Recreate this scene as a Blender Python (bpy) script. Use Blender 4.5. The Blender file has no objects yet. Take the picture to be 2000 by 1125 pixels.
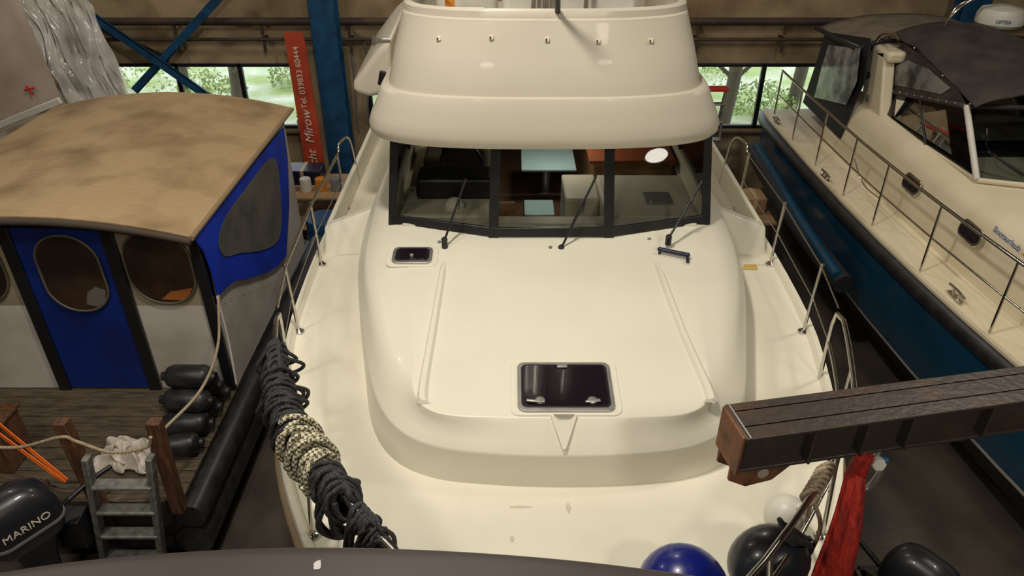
import bpy, math, random
from mathutils import Vector, Matrix, noise, Euler
random.seed(4)
V=Vector
# ---------------------------------------------------------------- camera model
TH=math.radians(31.8); F=1450.0; H=6.0
CT,ST=math.cos(TH),math.sin(TH)
def ray(u,v):
    a=(u-1000)/F; b=(562.5-v)/F
    return V((a, CT+b*ST, -ST+b*CT))
O=V((0,0,H))
# survey helpers: where a sight line meets a known real plane (height, depth or side plane)
def PZ(u,v,z): r=ray(u,v); return O+r*((z-H)/r.z)
def PY(u,v,y): r=ray(u,v); return O+r*(y/r.y)
def PX(u,v,x): r=ray(u,v); return O+r*(x/r.x)
cam=bpy.data.cameras.new('camera'); co=bpy.data.objects.new('camera',cam)
bpy.context.collection.objects.link(co)
cam.lens=F/2000*36; cam.sensor_width=36; cam.clip_end=200
co.location=O; co.rotation_euler=(math.pi/2-TH,0,0)
bpy.context.scene.camera=co
sc=bpy.context.scene
sc.view_settings.view_transform='Standard'
sc.view_settings.exposure=0.0

# ---------------------------------------------------------------- materials
MATS={}
def mat(name,col,rough=.5,metal=0,var=None,scale=4,amt=.5,bump=0,bscale=30,coat=0,detail=6,lo=.4,hi=.65,stretch=None,spec=None):
    if name in MATS: return MATS[name]
    m=bpy.data.materials.new(name); m.use_nodes=True; nt=m.node_tree; N=nt.nodes; L=nt.links
    b=N['Principled BSDF']; b.inputs['Roughness'].default_value=rough; b.inputs['Metallic'].default_value=metal
    b.inputs['Coat Weight'].default_value=coat
    if spec is not None: b.inputs['Specular IOR Level'].default_value=spec
    tc=N.new('ShaderNodeTexCoord'); mp=N.new('ShaderNodeMapping'); L.new(tc.outputs['Object'],mp.inputs[0])
    if stretch: mp.inputs['Scale'].default_value=stretch
    c2=var if var else tuple(c*.93 for c in col)
    n=N.new('ShaderNodeTexNoise'); n.inputs['Scale'].default_value=scale; n.inputs['Detail'].default_value=detail
    L.new(mp.outputs[0],n.inputs['Vector'])
    r=N.new('ShaderNodeValToRGB'); r.color_ramp.elements[0].position=lo; r.color_ramp.elements[1].position=hi
    r.color_ramp.elements[0].color=(*col,1); r.color_ramp.elements[1].color=(*c2,1)
    L.new(n.outputs['Fac'],r.inputs[0]); L.new(r.outputs[0],b.inputs['Base Color'])
    if bump:
        n2=N.new('ShaderNodeTexNoise'); n2.inputs['Scale'].default_value=bscale; L.new(mp.outputs[0],n2.inputs['Vector'])
        bp=N.new('ShaderNodeBump'); bp.inputs['Strength'].default_value=bump; bp.inputs['Distance'].default_value=.02
        L.new(n2.outputs['Fac'],bp.inputs['Height']); L.new(bp.outputs[0],b.inputs['Normal'])
    MATS[name]=m; return m
def glass(name,tint,rough=.02,body=None,bodyf=0):
    m=bpy.data.materials.new(name); m.use_nodes=True; nt=m.node_tree; N=nt.nodes; L=nt.links
    N.remove(N['Principled BSDF']); out=N['Material Output']
    t=N.new('ShaderNodeBsdfTransparent'); t.inputs[0].default_value=(*tint,1)
    g=N.new('ShaderNodeBsdfGlossy'); g.inputs['Roughness'].default_value=rough
    f=N.new('ShaderNodeFresnel'); f.inputs[0].default_value=1.45
    mx=N.new('ShaderNodeMixShader'); L.new(f.outputs[0],mx.inputs[0])
    src=t.outputs[0]
    if body:
        d=N.new('ShaderNodeBsdfDiffuse'); d.inputs[0].default_value=(*body,1)
        no=N.new('ShaderNodeTexNoise'); no.inputs['Scale'].default_value=3; no.inputs['Detail'].default_value=5
        ma=N.new('ShaderNodeMath'); ma.operation='MULTIPLY'; ma.inputs[1].default_value=bodyf*2; L.new(no.outputs['Fac'],ma.inputs[0])
        m2=N.new('ShaderNodeMixShader'); L.new(ma.outputs[0],m2.inputs[0]); L.new(t.outputs[0],m2.inputs[1]); L.new(d.outputs[0],m2.inputs[2]); src=m2.outputs[0]
    L.new(src,mx.inputs[1]); L.new(g.outputs[0],mx.inputs[2]); L.new(mx.outputs[0],out.inputs[0])
    return m
def emis(name,col,s):
    m=bpy.data.materials.new(name); m.use_nodes=True; b=m.node_tree.nodes['Principled BSDF']
    b.inputs['Base Color'].default_value=(*col,1); b.inputs['Emission Color'].default_value=(*col,1); b.inputs['Emission Strength'].default_value=s
    return m
def ropemat(name,c1,c2,sc_=60):
    m=bpy.data.materials.new(name); m.use_nodes=True; nt=m.node_tree; N=nt.nodes; L=nt.links
    b=N['Principled BSDF']; b.inputs['Roughness'].default_value=.8
    tc=N.new('ShaderNodeTexCoord'); w=N.new('ShaderNodeTexChecker'); w.inputs['Scale'].default_value=sc_
    L.new(tc.outputs['Object'],w.inputs['Vector']); w.inputs[1].default_value=(*c1,1); w.inputs[2].default_value=(*c2,1)
    L.new(w.outputs[0],b.inputs['Base Color']); 
    bp=N.new('ShaderNodeBump'); bp.inputs['Strength'].default_value=.6; bp.inputs['Distance'].default_value=.01
    L.new(w.outputs['Fac'],bp.inputs['Height']); L.new(bp.outputs[0],b.inputs['Normal'])
    return m
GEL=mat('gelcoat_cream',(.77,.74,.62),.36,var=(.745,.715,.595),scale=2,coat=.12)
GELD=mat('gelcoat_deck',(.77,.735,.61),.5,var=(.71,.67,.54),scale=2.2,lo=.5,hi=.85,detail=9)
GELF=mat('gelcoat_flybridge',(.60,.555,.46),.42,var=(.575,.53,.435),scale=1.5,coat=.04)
GELR=mat('gelcoat_sand',(.76,.68,.50),.4,var=(.70,.62,.44),scale=2,coat=.1)
BLK=mat('black_frame',(.012,.012,.014),.35)
RUB=mat('black_rubber',(.015,.015,.017),.4,var=(.03,.03,.032),scale=8)
CHR=mat('stainless',(.62,.60,.56),.18,metal=1)
ALU=mat('aluminium',(.50,.50,.48),.4,metal=.85,var=(.4,.4,.38),scale=9)
LADM=mat('weathered_grey_metal',(.20,.20,.18),.6,metal=.2,var=(.11,.11,.10),scale=14,bump=.2)
WHT=mat('white_paint',(.72,.70,.64),.45,var=(.6,.57,.5),scale=2)
NAVY=mat('navy_plastic',(.01,.013,.04),.35)
BLUEC=mat('blue_canvas',(.004,.045,.62),.6,var=(.004,.03,.42),scale=3,bump=.3,bscale=8)
BLUED=mat('blue_door_panel',(.003,.022,.19),.5,var=(.003,.015,.12),scale=2)
HULLB=mat('blue_hull_paint',(.006,.055,.11),.25,var=(.004,.04,.085),scale=1.5,coat=.3)
ROOF=mat('weathered_roof',(.47,.335,.185),.6,var=(.20,.125,.06),scale=1.5,detail=13,bump=.4,bscale=14,lo=.48,hi=.8)
WOODD=mat('dark_planks',(.12,.09,.055),.7,var=(.055,.04,.027),scale=5,stretch=(1,8,1),bump=.5,bscale=12)
WOODR=mat('red_wood',(.14,.062,.03),.6,var=(.06,.027,.014),scale=5,stretch=(8,8,1))
WOODB=mat('brown_wood',(.30,.16,.075),.45,var=(.18,.09,.04),scale=4,stretch=(1,1,6))
STEEL=mat('dark_mill_steel',(.060,.049,.043),.42,metal=.3,var=(.12,.066,.040),scale=3.5,detail=14,bump=.2,bscale=25,lo=.5,hi=.75)
RUST=mat('rusty_steel',(.21,.085,.038),.65,metal=.2,var=(.08,.04,.022),scale=9,detail=10,bump=.4,bscale=40)
BLUES=mat('blue_steel',(.01,.085,.20),.45,var=(.008,.05,.12),scale=4)
ORNG=mat('orange_banner',(.55,.07,.02),.6,var=(.40,.04,.015),scale=2)
REDS=mat('red_sling',(.50,.028,.014),.7,var=(.22,.012,.01),scale=7,bump=1,bscale=14,stretch=(4,1,1))
CANV=mat('brown_black_canvas',(.062,.047,.041),.8,var=(.035,.027,.025),scale=3,bump=.35,bscale=7)
CANVK=mat('black_canvas',(.016,.016,.02),.7,bump=.3,bscale=7)
CARD=mat('cardboard',(.42,.27,.14),.8,var=(.3,.18,.09),scale=5)
CLOTH=mat('cotton_rag',(.66,.60,.53),.9,var=(.5,.44,.38),scale=9)
GREY=mat('grey_plastic',(.2,.2,.2),.5)
BEIGE=mat('beige_interior',(.58,.55,.45),.5)
INTD=mat('dark_interior',(.05,.04,.03),.6)
ROPK=ropemat('black_rope',(.010,.010,.012),(.045,.045,.05),90)
ROPW=ropemat('speckled_rope',(.62,.56,.38),(.08,.075,.06),55)
ROPB=ropemat('hemp_rope',(.45,.36,.24),(.3,.23,.15),60)
GW=glass('windscreen_glass',(.80,.82,.77))
GT=glass('tinted_glass',(.42,.46,.46))
GWIN=glass('window_pane',(.95,.96,.95))
DGL=mat('dark_hatch_glass',(.012,.008,.012),.12,coat=.3)
PLAST=glass('polythene_film',(.85,.85,.84),rough=.15,body=(.75,.74,.72),bodyf=.55)
WT=mat('white_lettering',(.8,.72,.62),.5)

# ---------------------------------------------------------------- mesh helpers
def root(name,loc=(0,0,0)):
    o=bpy.data.objects.new(name,None); bpy.context.collection.objects.link(o); o.location=loc; o.empty_display_size=.2
    o['L']=list(loc); return o
def fin(o,par):
    if o.name not in bpy.context.collection.objects: bpy.context.collection.objects.link(o)
    if par is not None:
        o.parent=par; o.matrix_parent_inverse=Matrix.Translation(-V(par['L']))
    return o
import bmesh
def add(name,verts,faces,m,par=None,bevel=0,sub=0,solid=0,ang=35,seg=2,flat=False):
    me=bpy.data.meshes.new(name); me.from_pydata([tuple(v) for v in verts],[],faces); me.update()
    bm=bmesh.new(); bm.from_mesh(me); bmesh.ops.remove_doubles(bm,verts=bm.verts,dist=1e-5); bmesh.ops.recalc_face_normals(bm,faces=bm.faces); bm.to_mesh(me); bm.free()
    if not flat:
        for p in me.polygons: p.use_smooth=True
        me.set_sharp_from_angle(angle=math.radians(ang))
    if m: me.materials.append(m)
    o=bpy.data.objects.new(name,me)
    if solid:
        s=o.modifiers.new('s','SOLIDIFY'); s.thickness=solid; s.offset=-1
    if bevel:
        b=o.modifiers.new('b','BEVEL'); b.width=bevel; b.segments=seg; b.limit_method='ANGLE'; b.angle_limit=math.radians(30)
    if sub:
        s=o.modifiers.new('s','SUBSURF'); s.levels=sub; s.render_levels=sub
    return fin(o,par)
BF=[(0,1,3,2),(4,6,7,5),(0,4,5,1),(2,3,7,6),(0,2,6,4),(1,5,7,3)]
def box(name,c,s,m,par=None,rot=None,bevel=.01,seg=2):
    R=Matrix.Rotation(0,3,'X')
    if rot: R=Euler([math.radians(a) for a in rot]).to_matrix()
    c=V(c); vs=[c+R@V((x*s[0]/2,y*s[1]/2,z*s[2]/2)) for x in(-1,1) for y in(-1,1) for z in(-1,1)]
    return add(name,vs,BF,m,par,bevel=bevel,seg=seg)
def bx(name,lo,hi,m,par=None,bevel=.01,seg=2):
    lo=V(lo);hi=V(hi); return box(name,(lo+hi)/2,hi-lo,m,par,bevel=bevel,seg=seg)
def prism(name,pts,ext,m,par=None,bevel=0,seg=2):
    pts=[V(p) for p in pts]; ext=V(ext); n=len(pts)
    vs=pts+[p+ext for p in pts]
    fs=[tuple(range(n)),tuple(range(2*n-1,n-1,-1))]+[(i,(i+1)%n,n+(i+1)%n,n+i) for i in range(n)]
    return add(name,vs,fs,m,par,bevel=bevel,seg=seg)
def catmull(P,k=8,cyc=False):
    P=[V(p) for p in P]; n=len(P); out=[]
    if n<3: return P
    rng=range(n) if cyc else range(n-1)
    for i in rng:
        if cyc: a,b,c,d=P[(i-1)%n],P[i],P[(i+1)%n],P[(i+2)%n]
        else:
            b,c=P[i],P[i+1]; a=P[i-1] if i else b*2-c; d=P[i+2] if i+2<n else c*2-b
        for j in range(k):
            t=j/k; out.append(.5*((2*b)+(c-a)*t+(2*a-5*b+4*c-d)*t*t+(3*b-a-3*c+d)*t**3))
    if not cyc: out.append(P[-1])
    return out
def tubes(name,lines,r,m,par=None,smooth=True,k=8,cyc=False):
    cu=bpy.data.curves.new(name,'CURVE'); cu.dimensions='3D'; cu.bevel_depth=r; cu.bevel_resolution=3; cu.use_fill_caps=True
    for L_ in lines:
        pts=catmull(L_,k,cyc) if smooth else [V(p) for p in L_]
        s=cu.splines.new('POLY'); s.points.add(len(pts)-1); s.use_cyclic_u=cyc
        for i,p in enumerate(pts): s.points[i].co=(*p,1)
    cu.materials.append(m); o=bpy.data.objects.new(name,cu); return fin(o,par)
def loft(name,rings,m,par=None,closed=False,caps=False,**kw):
    n=len(rings[0]); vs=[v for r in rings for v in r]; fs=[]
    for i in range(len(rings)-1):
        for j in range(n if closed else n-1):
            a=i*n+j; b=i*n+(j+1)%n; fs.append((a,b,b+n,a+n))
    if caps: fs.append(tuple(range(n))); fs.append(tuple(range((len(rings)-1)*n,len(rings)*n)))
    return add(name,vs,fs,m,par,**kw)
def lathe(name,prof,loc,m,par=None,axis=(0,0,1),n=28,sx=1,**kw):
    q=V((0,0,1)).rotation_difference(V(axis).normalized()); rings=[]
    for r,z in prof: rings.append([V(loc)+q@V((r*sx*math.cos(2*math.pi*i/n),r*math.sin(2*math.pi*i/n),z)) for i in range(n)])
    return loft(name,rings,m,par,closed=True,caps=True,**kw)
def cyl(name,p0,p1,r,m,par=None,r1=None,n=20):
    p0=V(p0);p1=V(p1); L_=(p1-p0).length
    return lathe(name,[(r,0),(r if r1 is None else r1,L_)],p0,m,par,axis=p1-p0,n=n)
def ball(name,c,r,m,par=None,axis=(0,0,1),el=1.0,nip=True):
    pr=[]
    for i in range(15):
        t=-math.pi/2+math.pi*i/14; pr.append((max(.002,r*math.cos(t)),r*el*math.sin(t)))
    if nip: pr=pr[:-1]+[(r*.2,r*el*.985),(r*.16,r*el*1.14),(r*.02,r*el*1.16)]
    return lathe(name,pr,c,m,par,axis=axis,n=32)
def grid(name,fn,nu,nv,m,par=None,**kw):
    vs=[fn(i/nu,j/nv) for i in range(nu+1) for j in range(nv+1)]
    fs=[(i*(nv+1)+j,(i+1)*(nv+1)+j,(i+1)*(nv+1)+j+1,i*(nv+1)+j+1) for i in range(nu) for j in range(nv)]
    return add(name,vs,fs,m,par,**kw)
def text(name,body,size,loc,xdir,updir,m,par=None,ext=.002,shear=0,align='CENTER'):
    cu=bpy.data.curves.new(name,'FONT'); cu.body=body; cu.size=size; cu.extrude=ext; cu.align_x=align; cu.align_y='CENTER'; cu.shear=shear
    cu.materials.append(m); o=bpy.data.objects.new(name,cu); fin(o,par)
    x=V(xdir).normalized(); y=V(updir); y=(y-x*y.dot(x)).normalized(); z=x.cross(y)
    M=Matrix((x,y,z)).transposed().to_4x4(); M.translation=V(loc); o.matrix_basis=M
    return o
def interp(T,y):
    if y<=T[0][0]: return T[0][1]
    for (a,b),(c,d) in zip(T,T[1:]):
        if y<=c: return b+(d-b)*(y-a)/(c-a)
    return T[-1][1]
def smooth_tab(T,k=5):
    pts=catmull([V((a,b,0)) for a,b in T],k); return [(p.x,p.y) for p in pts]
def lerp(a,b,t): return a+(b-a)*t
def superout(cx,yc,hw,z,D=.5,n=2.8,yend=9.0,k=18):
    half=[]
    for i in range(k+1):
        ph=math.pi/2*i/k; half.append((hw*math.sin(ph)**(2/n),yc+D*(1-math.cos(ph)**(2/n))))
    half+= [(hw,lerp(yc+D,yend,.5)),(hw,yend)]
    L_=[V((cx-x,y,z)) for x,y in reversed(half)]; return L_+[V((cx+x,y,z)) for x,y in half[1:]]
def rrect(w,h,r,k=5):
    out=[]
    for cx_,cy_,a0 in((w/2-r,h/2-r,0),(-w/2+r,h/2-r,90),(-w/2+r,-h/2+r,180),(w/2-r,-h/2+r,270)):
        for i in range(k+1):
            a=math.radians(a0+90*i/k); out.append((cx_+r*math.cos(a),cy_+r*math.sin(a)))
    return out

# ================================================================ HALL
YW=13.4
bx('floor',(-11,-7,-.2),(11,YW+.2,0),mat('concrete_floor',(.05,.043,.036),.45,var=(.095,.078,.06),scale=1.2,detail=10,bump=.15,bscale=20))
WALL=mat('grimy_wall',(.47,.36,.22),.85,var=(.20,.13,.065),scale=1.1,detail=12,bump=.3,bscale=12,lo=.42,hi=.7)
WALLD=mat('dark_wall',(.14,.12,.10),.9,var=(.08,.07,.06))
zs,zh=1.22,2.42
wins=[(-7.15,-3.75),(-2.6,1.0),(3.3,5.75),(6.2,9.0)]
wall=root('wall_back',(0,YW,0))
bx('lower',(-11,YW,0),(11,YW+.2,zs),WALL,wall,bevel=0); bx('upper',(-11,YW,zh),(11,YW+.2,9),WALL,wall,bevel=0)
xs=[-11]+[x for w in wins for x in w]+[11]
for i in range(0,len(xs),2): bx('pier_%d'%i,(xs[i],YW,zs),(xs[i+1],YW+.2,zh),WALL,wall,bevel=0)
for i,(a,b) in enumerate(wins):
    w=root('window_%d'%(i+1),((a+b)/2,YW,1.8))
    bx('frame_bottom',(a,YW-.03,zs),(b,YW+.06,zs+.06),BLK,w); bx('frame_top',(a,YW-.03,zh-.06),(b,YW+.06,zh),BLK,w)
    n=max(2,round((b-a)/1.15))
    for j in range(n+1):
        x=lerp(a,b,j/n); bx('mullion_%d'%j,(x-.04,YW-.03,zs),(x+.04,YW+.06,zh),BLK,w)
    bx('pane',(a,YW+.01,zs),(b,YW+.02,zh),GWIN,w,bevel=0)
    bx('sill',(a-.05,YW-.14,zs-.06),(b+.05,YW,zs),mat('sill',(.2,.14,.08),.7),w)
bx('wall_left',(-11.2,-7,0),(-11,YW+.2,9),WALLD,bevel=0); bx('wall_right',(11,-7,0),(11.2,YW+.2,9),WALLD,bevel=0)
bx('wall_front',(-11,-7.2,0),(11,-7,9),WALLD,bevel=0); bx('ceiling',(-11,-7,9),(11,YW+.2,9.2),WALLD,bevel=0)
def wallpipe(name,v,r,x0,x1,m,y):
    z=PY(500,v,y).z; o=root(name,(x0,y,z)); cyl('pipe',(x0,y,z),(x1,y,z),r,m,o)
    k=x0+.6
    while k<x1: bx('bracket',(k-.03,y,z-.03),(k+.03,YW-.004,z+.03),m,o,bevel=.004); bx('hook',(k-.02,y-.02,z-.22),(k+.02,y+.02,z),m,o,bevel=.004); k+=1.5
PIPEM=mat('dark_pipe',(.045,.034,.028),.6,var=(.09,.055,.035),scale=3)
wallpipe('steam_pipe',42,.065,-10.9,10.9,PIPEM,YW-.2); wallpipe('conduit_pipe',77,.03,-10.9,10.9,PIPEM,YW-.2)
def column(x,w=.42,y=12.72):
    o=root('blue_steel_column',(x,y,0))
    bx('flange_front',(x-w/2,y-.02,0),(x+w/2,y+.02,9),BLUES,o,bevel=.004); bx('flange_back',(x-w/2,y+.3,0),(x+w/2,y+.34,9),BLUES,o,bevel=.004)
    bx('web',(x-.02,y,0),(x+.02,y+.32,9),BLUES,o,bevel=0); bx('base',(x-w/2-.08,y-.1,0),(x+w/2+.08,y+.42,.04),BLUES,o)
column(PY(645,150,12.75).x); column(7.6)
def brace(u0,v0,u1,v1,y=12.95,m=BLUES,w=.13):
    a=PY(u0,v0,y); b=PY(u1,v1,y); d=(b-a).normalized(); p=V((0,1,0)).cross(d)*w/2
    o=root('diagonal_brace',a); prism('angle_iron',[a-p,b-p,b+p,a+p],(0,.03,0),m,o); prism('leg',[a-p,b-p,b-p+V((0,.06,0)),a-p+V((0,.06,0))],p*.25,m,o)
brace(450,-30,262,178); brace(175,30,420,200,12.84); brace(175,45,330,120,13.04,STEEL,.1)
bn=root('orange_banner',PY(600,200,12.4))
bt=[PY(554,64,12.55),PY(592,64,12.55),PY(642,372,12.3),PY(604,372,12.3)]
prism('board',bt,(0,.03,0),ORNG,bn)
up=(bt[0]-bt[3]).normalized(); side=(bt[1]-bt[0]).normalized(); off=V((0,-.02,0))
text('phone_number','Tel. 039833 60444',.135,PY(587,152,12.44)+off,up,-side,WT,bn)
text('name','Yacht  Mirow',.215,PY(608,282,12.34)+off,up,-side,WT,bn,shear=.3)
tubes('wall_cable',[[PY(680,60,13.3),PY(692,150,13.3),PY(696,230,13.3),PY(700,255,13.3)],[PY(690,60,13.3),PY(715,100,13.3),PY(718,240,13.3)]],.02,GREY)
# outside
OUT=mat('meadow',(.36,.46,.17),.9,var=(.70,.72,.60),scale=.9,detail=12,bump=1,bscale=5)
bx('outdoor_ground',(-30,YW+.3,-.3),(30,60,-.05),OUT,bevel=0)
BARK=mat('bark',(.12,.105,.085),.9,bump=.6,bscale=15); LEAF=mat('leaves',(.26,.38,.10),.8,var=(.55,.6,.33),scale=3,bump=1,bscale=6)
def tree(x,y,h=6,r=.2):
    o=root('tree',(x,y,0)); tubes('trunk',[[(x,y,-.1),(x+.1,y,1.5),(x-.1,y,3),(x,y,h)]],r,BARK,o)
    br=[]
    for i in range(9):
        a=random.uniform(0,6.28); z=random.uniform(.8,3.5); br.append([(x,y,z),(x+math.cos(a)*.7,y+math.sin(a)*.7,z+.5),(x+math.cos(a)*1.5,y+math.sin(a)*1.5,z+random.uniform(.4,1.4))])
    tubes('branches',br,.045,BARK,o)
for x,y in((-6.6,17.5),(-8.5,19),(-3.2,20),(5.0,17),(6.9,18),(1,19),(-5.2,22)): tree(x,y,r=.15)
def bush(x,y,s):
    o=root('bush',(x,y,0)); vs=[];fs=[]
    for i in range(700):
        a=random.uniform(0,6.28); q=random.random()**.5*s; z=random.uniform(0,1)*s*1.1*(1-.5*q/s)
        c=V((x+q*math.cos(a),y+q*math.sin(a),z)); d1=V([random.gauss(0,1) for _ in range(3)]).normalized()*.05; d2=V([random.gauss(0,1) for _ in range(3)]).normalized()*.035
        k=len(vs); vs+=[c-d1,c+d2,c+d1,c-d2]; fs.append((k,k+1,k+2,k+3))
    add('foliage',vs,fs,LEAF,o,flat=True)
for x,y,s in((-7.6,18.5,.9),(-4.6,17.5,.6),(4.2,18.5,.8),(6.2,18,.8),(-1,18,1),(-9.5,20,1.5),(5.4,21,1.2),(-6,20.5,.7)): bush(x,y,s)
w=bpy.data.worlds.new('world'); sc.world=w; w.use_nodes=True; w.node_tree.nodes['Background'].inputs[0].default_value=(.85,.92,1,1); w.node_tree.nodes['Background'].inputs[1].default_value=2.2

# ---------------------------------------------------------------- lamps
def lamp(x,y,p,z=8.7,s=1.0,col=(1,.915,.785)):
    o=root('hall_lamp',(x,y,z)); lathe('shade',[(.08,.28),(.12,.25),(s*.5,.05),(s*.54,0)],(x,y,z),ALU,o); cyl('cord',(x,y,z+.28),(x,y,9),.012,BLK,o)
    l=bpy.data.lights.new('bulb','AREA'); l.shape='DISK'; l.size=s; l.energy=p; l.color=col
    lo=bpy.data.objects.new('bulb',l); lo.location=(x,y,z-.03); fin(lo,o)
lamp(-.8,3.9,235,s=.5); lamp(3.2,-2.5,190); lamp(-4.5,1.5,125); lamp(5.5,6,120); lamp(0,11,105); lamp(-6.5,9.0,80); lamp(-2,-3,205)
# unseen lamp added on the lifting beam to make the windscreen's oval reflection
c=V((3.12,3.50,3.53)); ax=V((-.64,.764,.044)).normalized(); wl=root('reflection_lamp',c)
he=V((.75,.63,.18)).normalized(); ve=he.cross(ax).normalized()
def ell(a,b,o_): return [c+ax*o_+he*a*math.cos(t)+ve*b*math.sin(t) for t in [2*math.pi*i/28 for i in range(28)]]
loft('reflector',[ell(.04,.03,-.10),ell(.12,.08,-.07),ell(.16,.10,0)],BLK,wl,closed=True,caps=True); prism('lens',ell(.14,.085,.002),ax*.006,emis('lamp_lens',(1,.95,.82),26),wl)
tubes('clamp_arm',[[c-ax*.09,c-ax*.14+V((.03,-.02,.08)),V((3.30,3.235,3.625))]],.012,STEEL,wl)

# ================================================================ MAIN YACHT
CX=.33
Y=root('motor_yacht',(CX,6,0))
HT=smooth_tab([(1.35,0.02),(1.6,.5),(2.0,.98),(2.5,1.33),(2.945,1.58),(3.435,1.82),(3.91,1.98),(4.8,2.17),(5.56,2.25),(6.9,2.28),(8.6,2.24),(12.6,2.1)])
def hb(y): return interp(HT,y)
YS=[1.35,1.42,1.6,1.8,2.0,2.3,2.6,2.95,3.4,3.9,4.4,5,5.6,6.4,7.4,8.6,10,11.4,12.6]
sec=[(1.0,2.40),(1.01,2.3),(.985,2.05),(.93,1.55),(.8,1.0),(.45,.62),(0,.42)]
rings=[]
for y in YS:
    h=hb(y); bf=max(0,1-(y-1.35)/3.5)
    L_=[V((CX-h*f,y+(2.4-z)*.55*bf,z)) for f,z in sec]; rings.append(L_+[V((2*CX-p.x,p.y,p.z)) for p in reversed(L_[:-1])])
loft('hull',rings,GEL,Y,ang=50)
add('transom',rings[-1],[tuple(range(len(rings[-1])))],GEL,Y)
dk=[]
YD=[lerp(a,b,t) for a,b in zip(YS,YS[1:]) for t in(0,.5)]+[YS[-1]]
for y in YD:
    h=hb(y); e=min(.05,h*.2)
    off_=[(h,2.40),(h-e*.2,2.435),(h-e,2.435),(h-e*1.5,2.385),(max(h-e*5,h*.3),2.362),(h*.25,2.365)]
    L_=[V((CX-a,y,z)) for a,z in off_]; dk.append(L_+[V((2*CX-p.x,p.y,p.z)) for p in reversed(L_)])
loft('deck',dk,GELD,Y,ang=25)
for s in(-1,1):
    tubes('rub_rail',[[ (CX+s*(hb(y)+.01),y,2.30) for y in YD]],.028,mat('rubrail_tan',(.3,.22,.13),.5),Y,smooth=False)
for y in(4,7,10.5):
    b=root('keel_block',(CX,y,0)); 
    for k in range(2): bx('timber_%d'%k,(CX-.5,y-.15,k*.22),(CX+.5,y+.15,k*.22+.21),WOODD,b)
# coach roof (trunk)
R0=[(0,3.41),(.45,3.43),(.84,3.49),(1.13,3.66),(1.33,4.0),(1.50,4.67),(1.66,5.4),(1.74,6.1),(1.76,7.0),(1.7,9.5)]
R1=[(0,3.43),(.45,3.45),(.83,3.52),(1.10,3.69),(1.30,4.04),(1.48,4.7),(1.64,5.4),(1.71,6.1),(1.72,7.0),(1.66,9.5)]
Z1=[2.62,2.62,2.62,2.63,2.65,2.69,2.73,2.77,2.80,2.8]
R2=[(0,3.515),(.45,3.535),(.79,3.60),(1.03,3.78),(1.2,4.12),(1.38,4.75),(1.54,5.4),(1.59,6.1),(1.6,7.0),(1.55,9.5)]
Z2=[2.725,2.725,2.725,2.74,2.785,2.87,2.93,2.97,2.99,2.99]
R3=[(0,3.585),(.45,3.59),(.80,3.625),(.965,3.78),(1.02,4.12),(1.08,4.75),(1.16,5.3),(1.31,5.9),(1.38,7.0),(1.38,9.5)]
Z3=[2.805,2.805,2.808,2.822,2.856,2.914,2.965,3.03,3.04,3.04]
def full(R,Z):
    L_=[V((CX-x,y,z)) for (x,y),z in zip(R,Z)]; L_.reverse(); return catmull(L_+[V((CX+x,y,z)) for (x,y),z in list(zip(R,Z))[1:]],6)
def mixr(A,B,t): return [a.lerp(b,t) for a,b in zip(A,B)]
f0=full(R0,[2.34]*10); f0b=[p+V((0,0,.02)) for p in f0]; f1=full(R1,Z1); f2=full(R2,Z2); f3=full(R3,Z3)
f1l=[p+V((0,0,-.012)) for p in f1]; f4=full([(x*.965,y+.035) for x,y in R3],[z+.004 for z in Z3])
f12=[p+V((0,0,.006)) for p in mixr(f1,f2,.5)]; f23=[p+V((0,0,.006)) for p in mixr(f2,f3,.5)]
rr=[f0,f0b,mixr(f0b,f1l,.5),f1l,f1,mixr(f1,f12,.15),f12,f2,f23,mixr(f23,f3,.85),f3,mixr(f3,f4,.2),f4]
n=len(rr[0]); vs=[v for r in rr for v in r]; fs=[]
for i in range(len(rr)-1):
    for j in range(n-1): a=i*n+j; fs.append((a,a+1,a+1+n,a+n))
base=(len(rr)-1)*n; m_=n//2; rows=[]
for j in range(m_):
    a=base+j; b=base+n-1-j
    if vs[a].y>5.98: continue      # open inside the wheelhouse
    row=[a]
    for t in(.25,.5,.75):
        p=vs[a].lerp(vs[b],t); vs.append(p); row.append(len(vs)-1)
    row.append(b); rows.append(row)
for r_a,r_b in zip(rows,rows[1:]):
    for k in range(4): fs.append((r_a[k],r_a[k+1],r_b[k+1],r_b[k]))
lr=rows[-1]; c=base+m_
for k in range(4): fs.append((lr[k],lr[k+1],c))
add('coach_roof',vs,fs,GEL,Y,ang=180)
def zt(y): return interp([(3.6,2.810),(3.84,2.832),(4.16,2.864),(4.79,2.920),(5.34,2.972),(5.94,3.035)],y)
def PT(u,v,dz=0):
    p=PZ(u,v,2.85)
    for _ in range(6): p=PZ(u,v,zt(p.y)+dz)
    return p
for s,(uv) in((-1,[(868,512),(845,650),(826,765),(832,788)]),(1,[(1283,512),(1335,650),(1386,765),(1383,786)])):
    pts=catmull([PT(*q) for q in uv],6); rg=[]
    for i,p in enumerate(pts):
        w_=.034+.014*i/len(pts); hgt=.02 if 0<i<len(pts)-1 else .0
        rg.append([p+V((-w_,0,-.012)),p+V((-w_*.5,0,hgt)),p+V((w_*.3,0,hgt)),p+V((w_,0,-.012))])
    loft('moulded_ridge',rg,GEL,Y,ang=30,caps=False)
nv=[V((CX-.085,3.600,2.818)),V((CX+.085,3.600,2.818)),V((CX+.012,3.455,2.662)),V((CX-.012,3.455,2.662))]
prism('nose_moulding',nv,(0,-.02,.010),GEL,Y,bevel=.004)
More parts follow.
